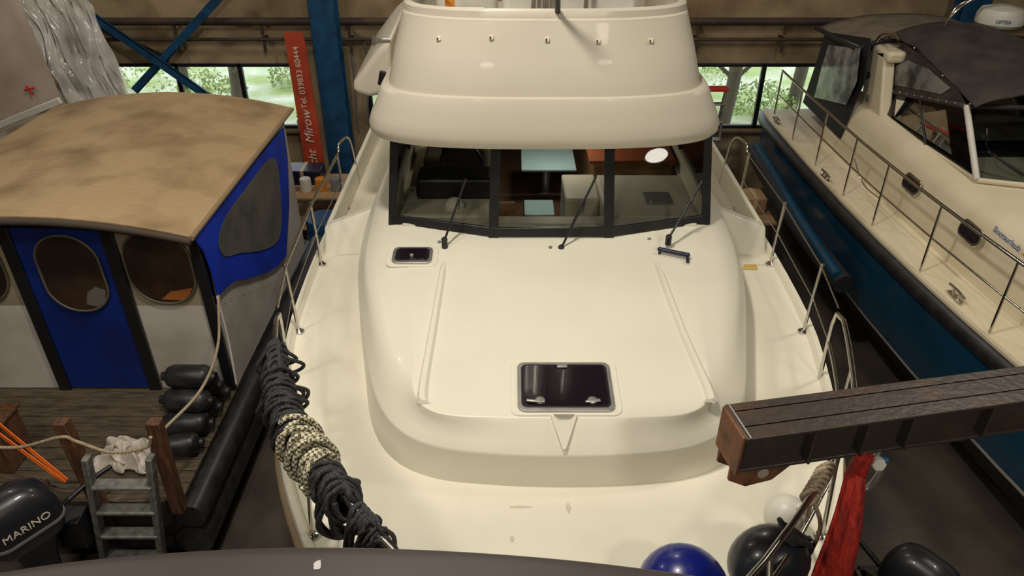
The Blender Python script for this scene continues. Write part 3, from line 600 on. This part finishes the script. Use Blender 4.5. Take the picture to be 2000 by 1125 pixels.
# ================================================================ BLUE-HULLED CRUISER (right)
RX=6.0
B=root('cabin_cruiser',(RX,7,0))
GTb=smooth_tab([(.7,.02),(1.2,.45),(2,.85),(3.5,1.25),(5.1,1.52),(6.64,1.70),(8.63,1.81),(11.7,1.82),(12.3,1.72)])
def gb(y): return interp(GTb,y)
ys=[.7,.85,1.2,1.6,2,2.7,3.5,4.3,5.1,5.9,6.64,7.6,8.63,10,11.7,12.1,12.3]
def hullsec(secs,m,nm,ang=50):
    rg=[]
    for y in ys:
        h=gb(y); bf=max(0,1-(y-.7)/4)
        L_=[V((RX-h*f-d,y+(1.9-z)*.5*bf,z)) for f,z,d in secs]; rg.append(L_)
    loft(nm,rg,m,B,ang=ang); loft(nm+'_far',[[V((2*RX-p.x,p.y,p.z)) for p in r] for r in rg],m,B,ang=ang); return rg
hullsec([(1,1.86,0),(.995,1.6,0),(.97,1.2,0),(.915,.86,0)],HULLB,'topsides')
hullsec([(.915,.86,0),(.90,.80,0)],WHT,'boot_stripe')
hullsec([(.90,.80,0),(.8,.5,0),(.5,.28,0),(0,.15,0)],mat('antifouling',(.012,.012,.014),.6),'bottom')
hullsec([(1,1.78,.05),(1,1.84,.08),(1,1.91,.06),(1,1.94,0)],RUB,'rub_strake')
hullsec([(1,1.93,0),(1,1.97,0),(.97,1.97,0),(.96,1.94,0),(.6,1.95,0),(0,1.96,0)],GELR,'deck',25)
rg=[V((RX-gb(12.3)*f,12.3,z)) for f,z in((1,1.93),(.97,1.2),(.9,.8),(.5,.28),(0,.15))]; rg+= [V((2*RX-p.x,p.y,p.z)) for p in reversed(rg[:-1])]; add('transom',rg,[tuple(range(len(rg)))],HULLB,B)
tubes('side_fender_beam',[[PZ(1472,292,1.50),PZ(1500,345,1.46),PZ(1560,440,1.38),PZ(1615,515,1.33),PZ(1648,556,1.30)]],.13,CANVK,B)
tubes('side_fender_beam_top',[[PZ(1478,286,1.60),PZ(1505,330,1.56),PZ(1560,425,1.47),PZ(1636,540,1.39)]],.075,HULLB,B)
for y in(3.5,7,10.5):
    k=root('keel_block',(RX,y,0)); bx('timber',(RX-.6,y-.15,0),(RX+.6,y+.15,.16),WOODD,k)
TT=smooth_tab([(4.0,.35),(4.5,.8),(5.2,1.02),(6.26,1.18),(8,1.25),(10.9,1.28)])
def trunk(secs,m,nm,**k):
    rg=[]
    for i in range(24):
        y=lerp(4.0,10.9,i/23); h=interp(TT,y); L_=[V((RX-h+d,y,z)) for d,z in secs]; rg.append(L_+[V((2*RX-p.x,p.y,p.z)) for p in reversed(L_)])
    loft(nm,rg,m,B,**k); add(nm+'_front',rg[0],[tuple(range(len(rg[0])))],m,B); add(nm+'_back',rg[-1],[tuple(range(len(rg[0])))],m,B)
trunk([(0,1.93),(.04,2.15),(.10,2.48),(.16,2.60),(.30,2.68)],GELR,'cabin_trunk',ang=50)
for u,v in((1782,360),(1897,455)):
    p=PX(u,v,4.80); q=rrect(.36,.15,.07)
    nv=V((-1,0,.25)).normalized(); e1=V((0,-1,0)); e2=V((.25,0,1)).normalized()
    prism('porthole_rim',[p+e1*a*1.12+e2*b*1.3 for a,b in q],nv*.02,CHR,B,bevel=.006); prism('porthole_glass',[p+e1*a*.95+e2*b*.9+nv*.018 for a,b in q],nv*.008,DGL,B)
tdir=V((0.04,-1,-.02))
text('lettering','Bootsurlaub',.088,PX(1943,446,4.90)+V((-.01,0,0)),tdir,(0.2,0,1),mat('blue_lettering',(.01,.09,.35),.5),B,align='LEFT',ext=.001)
text('lettering_de','.de',.088,PX(1943,446,4.90)+V((-.01,0,0))+tdir*.47,tdir,(0.2,0,1),mat('red_lettering',(.55,.02,.02),.5),B,align='LEFT',ext=.001)
A0=PX(1908,352,5.10); A1=PX(1888,208,5.2); S0=PX(1728,232,5.08); S1=PX(1735,178,5.18)
def mir(p): return V((2*RX-p.x,p.y,p.z))
for f in(lambda p:p,mir):
    prism('side_glass',[f(A0),f(A1),f(S1),f(S0)],(0.012,0,0),GT,B)
    tubes('pillar',[[f(A0),f(A1)]],.035,WHT,B); tubes('sill',[[f(S0),f(A0)]],.02,GELR,B)
    md=lerp(A0,S0,.5); mt=lerp(A1,S1,.55); tubes('mid_pillar',[[f(md),f(mt)]],.018,BLK,B); tubes('aft_pillar',[[f(S0),f(S1)]],.018,BLK,B)
    prism('lower_side',[f(V((A0.x,A0.y,2.5))),f(A0),f(S0),f(V((S0.x,S0.y,2.3)))],(0.03,0,0),GELR,B)
W0=V((RX,A0.y-.28,A0.z-.0)); W1=V((RX,A1.y-.2,A1.z+.04))
for f in(lambda p:p,mir):
    add('front_glass',[f(A0),W0,W1,f(A1)],[(0,1,2,3)],GT,B,flat=True); tubes('front_sill',[[f(A0),W0]],.03,GELR,B); tubes('front_head',[[f(A1),W1]],.03,CANVK,B)
tubes('front_mullion',[[W0,W1]],.03,WHT,B)
bx('helm_interior',(5.3,8.3,2.5),(6.7,8.7,2.75),BLK,B,bevel=.04); bx('cockpit_floor',(5.1,8.3,2.2),(6.9,12,2.25),GREY,B)
bx('helm_seat',(5.5,9.3,2.25),(6.0,9.7,3.1),RUB,B,bevel=.08,seg=4)
tubes('wiper',[[W0+V((-.35,-.02,.06)),PX(1925,290,5.32)+V((0,-.1,0)),PX(1922,248,5.34)+V((0,-.06,0))]],.012,BLK,B); tubes('wiper_arm',[[PX(1998,345,5.6),PX(1930,295,5.3)]],.014,CHR,B)
c0=PX(1762,84,5.22); c1=PX(1842,135,5.25)
side_c=[S1+V((0,0,-.0)),A1,lerp(A1,c1,.5)+V((0,0,.03)),c1,c0,PX(1735,110,5.2)]
for f in(lambda p:p,mir):
    prism('canopy_side',[f(p) for p in side_c],(.01,0,0),CANV,B)
    wv=[PX(1745,165,5.185),PX(1752,128,5.185),PX(1775,118,5.19),PX(1815,135,5.2),PX(1858,172,5.2),PX(1840,184,5.2)]; prism('canopy_vinyl',[f(p-V((.012,0,0))) for p in wv],(.004,0,0),mat('smoky_vinyl',(.26,.26,.25),.15,var=(.05,.05,.05),scale=3),B)
tubes('canopy_hem',[[S1,lerp(S1,A1,.5),A1,W1,mir(A1),mir(S1)]],.03,CANV,B,smooth=False)
for i in range(11): ball('press_stud_%d'%i,lerp(S1,A1,i/10)+V((-.03,0,.02)),.012,CHR,B,nip=False)
def canopy(a,b):
    y=lerp(A1.y-.15,10.5,b); xh=lerp(A1.x,2*RX-A1.x,a); t=abs(a-.5)*2
    zz=lerp(3.34,3.60,min(1,b*1.5)); sag=.04*math.sin(b*math.pi*3)
    return V((xh,y,zz+.16*(1-t**2.2)-.0+sag*(1-t)*.6+ .015*noise.noise(V((a*6,b*8,0)))))
grid('canopy_top',canopy,24,24,CANV,B,solid=.02,ang=180)
for b in(.05,.35,.7,1): tubes('canopy_bow',[[canopy(i/14,b)+V((0,0,-.03)) for i in range(15)]],.014,CHR,B)
ar=[PX(1697,98,5.0),PX(1728,100,5.0),PX(1716,255,5.0),PX(1672,246,5.0)]
for f in(lambda p:p,mir): prism('arch_leg',[f(p) for p in ar],(.16 if f(ar[0]).x<6 else -.16,0,0),GELR,B,bevel=.03,seg=3)
bx('arch_top',(ar[0].x,ar[1].y-.15,ar[0].z-.03),(2*RX-ar[0].x,ar[0].y+.12,ar[0].z+.12),GELR,B,bevel=.05,seg=3)
lathe('navigation_light',[(.05,0),(.05,.05),(.02,.07)],PX(1696,147,4.99),BLK,B,axis=(-1,-.3,0))
lathe('badge',[(.055,0),(.055,.006),(.04,.01)],PX(1694,192,4.99),GREY,B,axis=(-1,0,0))
tubes('arch_handrail',[[PX(1702,98,5.0),PX(1722,68,5.0),PX(1745,66,5.05),PX(1757,78,5.05)],[PX(1710,100,5.1),PX(1732,72,5.1),PX(1752,72,5.1)]],.02,CHR,B)
rc=V((6.6,10.45,3.72)); rd=root('radar_dome',rc); lathe('dome',[(.27,0),(.30,.04),(.30,.14),(.26,.22),(.1,.26),(.01,.265)],rc,WHT,rd); cyl('pedestal',rc+V((0,0,-.1)),rc,.09,WHT,rd)
text('dome_lettering','OPTEX',.06,rc+V((-.12,-.29,.1)),(1,-.3,0),(0,0,1),mat('blue_lettering',(.01,.09,.35),.5),rd)
tubes('arch_rails',[[(5.75,10.3,3.5),(5.8,10.2,3.9),(6.1,10.2,4.15),(6.6,10.2,4.2),(7,10.3,3.6)],[(5.9,10.5,3.5),(6.0,10.5,3.95),(6.4,10.5,4.1)],[(5.6,10.0,3.62),(6.2,9.9,3.68),(7.0,9.9,3.65)]],.018,CHR,B)
at=[PX(1612,62,4.78),PX(1700,75,4.85),PX(1688,160,4.85),PX(1640,272,4.75),PX(1568,200,4.75),PX(1598,110,4.76)]
for f in(lambda p:p,mir):
    prism('aft_canvas',[f(p) for p in at],(.012,0,0),CANVK,B)
    prism('aft_vinyl',[f(PX(u,v,4.735)) for u,v in((1618,88),(1680,95),(1672,160),(1652,205),(1590,190),(1605,130))],(.006,0,0),mat('clear_film',(.10,.11,.12),.1,var=(.35,.36,.36),scale=5),B)
grid('aft_roof',lambda a,b: V((lerp(4.76,7.24,a),lerp(10.45,12.0,b),3.40+.22*(1-abs(2*a-1)**2.5)-.06*b)),16,8,mat('taupe_canvas',(.22,.18,.14),.7,var=(.16,.13,.1)),B,solid=.02,ang=180)
tubes('aft_roof_edge',[[V((lerp(4.76,7.24,i/16),10.45,3.40+.22*(1-abs(2*i/16-1)**2.5))) for i in range(17)],[V((4.76,10.45,3.4)),V((4.76,12,3.34))]],.035,CANVK,B,smooth=False)
def gx(y): return RX-gb(y)+.10
rr_=root('cruiser_guard_rail',(4.3,8,1.95)); yy=[4.6,5.72,6.87,7.95,8.8,9.8,10.8,11.8]
tubes('top_rail',[[V((gx(y),y,2.73)) for y in [3.4]+yy]],.018,CHR,rr_); tubes('mid_rail',[[V((gx(y),y,2.36)) for y in [3.4]+yy]],.011,CHR,rr_)
for y in yy: tubes('stanchion',[[V((gx(y),y,1.96)),V((gx(y)-.0,y,2.73))]],.014,CHR,rr_,smooth=False)
tubes('top_rail_far',[[V((2*RX-gx(y),y,2.73)) for y in [3.4]+yy]],.018,CHR,rr_)
for y in yy: tubes('stanchion_far',[[V((2*RX-gx(y),y,1.96)),V((2*RX-gx(y),y,2.73))]],.014,CHR,rr_,smooth=False)
tubes('gate_chain',[[V((gx(8.8),8.8,2.5)),V((gx(8.4),8.4,2.3)),V((gx(7.95),7.95,2.3))]],.008,CHR,rr_)
for u,v in((1866,580),(1611,348),(1516,238)):
    p=PZ(u,v,1.96); k=root('mooring_cleat',p); 
    for dy in(-.05,.05): cyl('horn_post',p+V((0,dy,0)),p+V((0,dy,.07)),.016,CHR,k)
    tubes('crossbar',[[p+V((0,-.15,.065)),p+V((0,0,.075)),p+V((0,.15,.065))]],.015,CHR,k); box('base',p+V((0,0,.005)),(.06,.24,.012),CHR,k)

# ================================================================ LIFTING BEAM + SLING
LB=root('steel_lifting_beam',(1.8,2.8,3.5))
pa=PZ(1415,790,3.6); pb=PZ(2000,714,3.6); d=(pb-pa).normalized(); nrm=V((d.y,-d.x,0)); Lb=4.2; wd=.25; hh=.25
def seg(x0,x1,y0,y1,z0,z1,m,nm,bev=.004):
    q=[pa+d*x+nrm*y for x,y in((x0,y0),(x1,y0),(x1,y1),(x0,y1))]; prism(nm,[V((p.x,p.y,3.6+z0)) for p in q],(0,0,z1-z0),m,LB,bevel=bev)
seg(0,Lb,0,wd,-.02,0,STEEL,'top_flange'); seg(0,Lb,.03,wd-.03,-hh,-hh+.02,STEEL,'bottom_flange'); seg(0.02,Lb,.05,.065,-hh,0,STEEL,'web_back'); seg(.02,Lb,wd-.09,wd-.075,-hh,0,STEEL,'web_front')
for k in(.34,.62,.86,1.3,1.8): seg(k+.02,k+.035,.03,wd-.012,-hh+.01,-.01,STEEL,'stiffener')
seg(.0,.36,.02,wd-.05,-hh-.02,-hh,STEEL,'pad_plate')
q0=pa+nrm*(wd-.1)
br=[V((q0.x,q0.y,3.6-hh+.03)),V((q0.x,q0.y,3.6-hh-.1)),V((q0.x,q0.y,3.6-hh-.16))+d*.10,V((q0.x,q0.y,3.6-hh-.14))+d*.24,V((q0.x,q0.y,3.6-hh-.02))+d*.36,V((q0.x,q0.y,3.6-hh))+d*.36]
prism('lug_plate',br,nrm*.02,RUST,LB,bevel=.004); prism('lug_plate_rear',[p-nrm*.13 for p in br],nrm*.02,RUST,LB,bevel=.004)
e=V((q0.x,q0.y,3.6-hh-.08))+d*.18+nrm*.021; lathe('eye_hole',[(.03,0),(.03,.003)],e,mat('hole_light',(.35,.3,.24),.8),LB,axis=nrm)
tubes('weld_bead',[[pa+d*.02+V((0,0,.002)),pa+nrm*wd+d*.02+V((0,0,.002))]],.005,ALU,LB,smooth=False)
seg(-.015,.0,.01,wd-.01,-hh,-.0,RUST,'end_plate')
cp=pa+d*3.4+nrm*wd/2; cyl('suspension_cable',(cp.x,cp.y,3.6),(cp.x,cp.y,9),.02,STEEL,LB)
sl=root('red_lifting_sling',(2.0,2.9,2.5))
t0=PZ(1672,925,3.22); t1=V((t0.x-.10,t0.y-.42,1.7))
s_=[]
for i in range(15):
    t=i/14; p=lerp(t0,t1,t)+V((.012*math.sin(t*9),0,0)); w_=.05+.055*min(1,t*2.5)
    s_.append([p+V((w_*math.cos(a)*(1+.12*math.sin(7*a)),w_*.5*math.sin(a)*(1+.3*math.sin(5*a+t*3)),0)) for a in [2*math.pi*k/42 for k in range(42)]])
loft('sling_body',s_,REDS,sl,closed=True,caps=True,ang=180)
tubes('sling_loop',[[t0+V((.03,0,-.02)),t0+V((.02,-.01,.06)),V((t0.x+.02,t0.y-.02,3.36))],[t0+V((-.03,0,-.02)),t0+V((-.02,0,.06)),V((t0.x-.02,t0.y-.02,3.36))]],.028,REDS,sl)
sk=root('bow_shackle',(2.1,2.9,3.2)); k0=PZ(1702,918,3.22)
tubes('bow',[[k0+V((-.032,0,.07)),k0+V((-.05,0,0)),k0+V((-.03,0,-.10)),k0+V((0,0,-.135)),k0+V((.03,0,-.10)),k0+V((.05,0,0)),k0+V((.032,0,.07))]],.017,ALU,sk)
cyl('pin',k0+V((-.06,0,.07)),k0+V((.06,0,.07)),.018,mat('blue_pin',(.02,.12,.3),.4),sk); lathe('nut',[(.035,0),(.035,.03)],k0+V((.0,-.02,.075)),WHT,sk,axis=(0,-1,.3),n=6); tubes('hanger',[[k0+V((0,0,.07)),k0+V((0,0,.14))]],.015,ALU,sk,smooth=False)

# ================================================================ FOREGROUND VESSEL (wheelhouse roof the photo is taken from)
FG=root('workboat_roof',(-.4,0,4.3))
out=catmull([PZ(u,v,4.4) for u,v in((-260,1160),(0,1112),(200,1085),(500,1065),(800,1067),(1100,1087),(1380,1122),(1600,1163))],6)
M1=mat('charcoal_paint',(.040,.031,.031),.42,var=(.05,.04,.038),scale=2)
rg=[]
for p in out: rg.append([p+V((0,-.0,-.16)),p+V((0,.010,-.10)),p+V((0,.0,-.012)),p+V((0,-.01,-.002)),p+V((0,-.03,.0)),p+V((0,-.045,.006)),V((p.x,-1.5,4.42))])
loft('roof_shell',rg,M1,FG,ang=60)
bx('wheelhouse',(-1.7,-3,0),(.9,.2,4.3),M1,FG,bevel=.05)
C2=PZ(620,1105,4.406); prism('bird_dropping',[C2+V((.011*math.cos(a)*random.uniform(.6,1.1),.017*math.sin(a)*random.uniform(.6,1.2),0)) for a in [2*math.pi*i/13 for i in range(13)]],(0,0,.003),mat('chalk_white',(.5,.48,.47),.8),FG)

# ================================================================ PLASTIC-WRAPPED BOAT, top left
PB=root('wrapped_boat',(-8,11,1.5))
bx('topsides',(-9.9,10.2,.8),(-6.9,12.2,2.35),mat('wrapped_hull',(.42,.36,.28),.5,var=(.33,.27,.2)),PB,bevel=.25,seg=5); bx('superstructure',(-9.8,10.5,2.3),(-7.7,12.0,3.6),mat('tan_panel',(.36,.24,.13),.6),PB,bevel=.15,seg=4)
for x in(-9.2,-7.4): bx('cradle',(x-.1,10.5,0),(x+.1,12,.9),STEEL,PB)
cs=[PY(10,-40,10.3),PY(150,-40,10.6),PY(275,215,10.4),PY(120,225,9.95)]
def sheet(a,b):
    p=lerp(lerp(cs[0],cs[1],a),lerp(cs[3],cs[2],a),b)
    return p+V((.06*noise.noise(V((a*6,b*4,1))),.16*noise.noise(V((a*9,b*2.5,3)))+.06*noise.noise(V((a*22,b*6,5))),.05*noise.noise(V((a*5,b*5,8)))))
grid('polythene_sheet',sheet,50,50,PLAST,PB,ang=180)
cs2=[PY(-60,-40,9.95),PY(20,-40,10.0),PY(130,215,9.9),PY(-60,240,9.8)]
grid('side_panel',lambda a,b:lerp(lerp(cs2[0],cs2[1],a),lerp(cs2[3],cs2[2],a),b)+V((0,.03*noise.noise(V((a*4,b*4,2))),0)),12,12,mat('tarp_panel',(.50,.43,.37),.6,var=(.36,.27,.18),scale=1),PB,ang=180)
s=PY(58,176,9.8); tubes('red_tape',[[s+V((-.07,0,0)),s+V((.07,0,.03))],[s+V((-.03,0,.06)),s+V((.02,0,-.07))]],.014,mat('red_tape',(.55,.02,.02),.6),PB)
box('edge_batten',lerp(PY(0,243,9.75),PY(105,203,9.75),.5),(1.1,.05,.09),WHT,PB,rot=(0,-20,0))

# ================================================================ CLUTTER
def crate(nm,lo,hi,m): 
    o=root(nm,lo); bx('body',lo,hi,m,o); bx('tape',((lo[0]+hi[0])/2-.03,lo[1]-.003,lo[2]),((lo[0]+hi[0])/2+.03,hi[1]+.003,hi[2]+.003),mat('parcel_tape',(.5,.38,.22),.4),o,bevel=0)
def bench(x0,y0,x1,y1,h):
    o=root('workbench',(x0,y0,0)); bx('top',(x0,y0,h-.05),(x1,y1,h),CARD,o)
    for x in(x0+.05,x1-.05):
        for y in(y0+.05,y1-.05): bx('leg',(x-.03,y-.03,0),(x+.03,y+.03,h-.05),STEEL,o)
    bx('shelf',(x0,y0,.3),(x1,y1,.34),CARD,o)
bench(2.95,9.9,3.95,10.9,1.0)
crate('cardboard_box',(3.0,10.1,1.001),(3.4,10.5,1.35),CARD); crate('cardboard_box',(3.5,10.2,1.001),(3.85,10.6,1.25),CARD); crate('cardboard_box',(3.0,9.2,0),(3.5,9.7,.6),CARD); crate('storage_crate',(3.1,8.5,0),(3.5,8.9,.5),GREY)
sl_=root('step_ladder',(3.1,11,0))
for x in(2.9,3.35): tubes('stile',[[(x,11.3,0),(x+.02,11.6,2.5)]],.025,ALU,sl_,smooth=False); tubes('rear_leg',[[(x,12.2,0),(x+.02,11.6,2.5)]],.02,ALU,sl_,smooth=False)
for i in range(8): bx('tread',(2.9,11.25+i*.035,.3+i*.28),(3.37,11.37+i*.035,.33+i*.28),ALU,sl_)
bx('cap',(2.88,11.5,2.48),(3.4,11.68,2.53),mat('red_cap',(.5,.03,.02),.5),sl_)
tr=root('tripod_stand',(3.1,7.6,0))
for a in(0,2.1,4.2): tubes('leg',[[(3.1,7.6,1.1),(3.1+.4*math.cos(a),7.6+.4*math.sin(a),0)]],.02,BLK,tr,smooth=False)
lathe('head',[(.05,0),(.05,.12)],(3.1,7.6,1.08),BLK,tr)
def bucket(x,y,m,s=1): o=root('bucket',(x,y,0)); lathe('pail',[(.11*s,0),(.15*s,.3*s),(.16*s,.3*s),(.15*s,.28*s),(.10*s,.02)],(x,y,0),m,o); tubes('bail',[[(x-.15*s,y,.28*s),(x,y-.1,.4*s),(x+.15*s,y,.28*s)]],.006,ALU,o)
bucket(-2.35,8.2,mat('orange_bucket',(.6,.18,.03),.5)); bucket(-2.4,9.0,BLK); bucket(2.9,7.9,WHT); bucket(-2.45,10.1,WHT)
bench(-3.9,11.0,-2.7,12.0,.9)
for i,(x,m) in enumerate(((-3.7,BLUEC),(-3.4,WHT),(-3.15,mat('orange_plastic',(.6,.2,.02),.4)),(-2.9,GREY))):
    o=root('paint_can',(x,11.3,.901)); lathe('can',[(.09,0),(.09,.2),(.085,.21),(.02,.212)],(x,11.3,.901),m,o)
crate('tool_case',(-3.8,11.5,.901),(-3.2,11.9,1.15),NAVY); crate('wooden_crate',(-2.55,10.5,0),(-2.1,11.0,.7),WOODR); crate('wooden_crate',(-2.5,12.0,0),(-1.9,12.6,1.1),WOODR)
tp=root('blue_drum',(-2.9,10.3,0)); lathe('drum',[(.28,0),(.29,.02),(.28,.3),(.295,.31),(.28,.33),(.28,.6),(.295,.61),(.28,.63),(.28,.88),(.27,.9)],(-2.9,10.3,0),mat('drum_blue',(.01,.06,.16),.4),tp)
bo=root('glass_bottle',(-3.95,13.32,1.22)); lathe('bottle',[(.035,0),(.035,.16),(.012,.21),(.012,.26)],(-3.95,13.32,1.221),mat('clear_bottle',(.4,.5,.5),.1),bo)
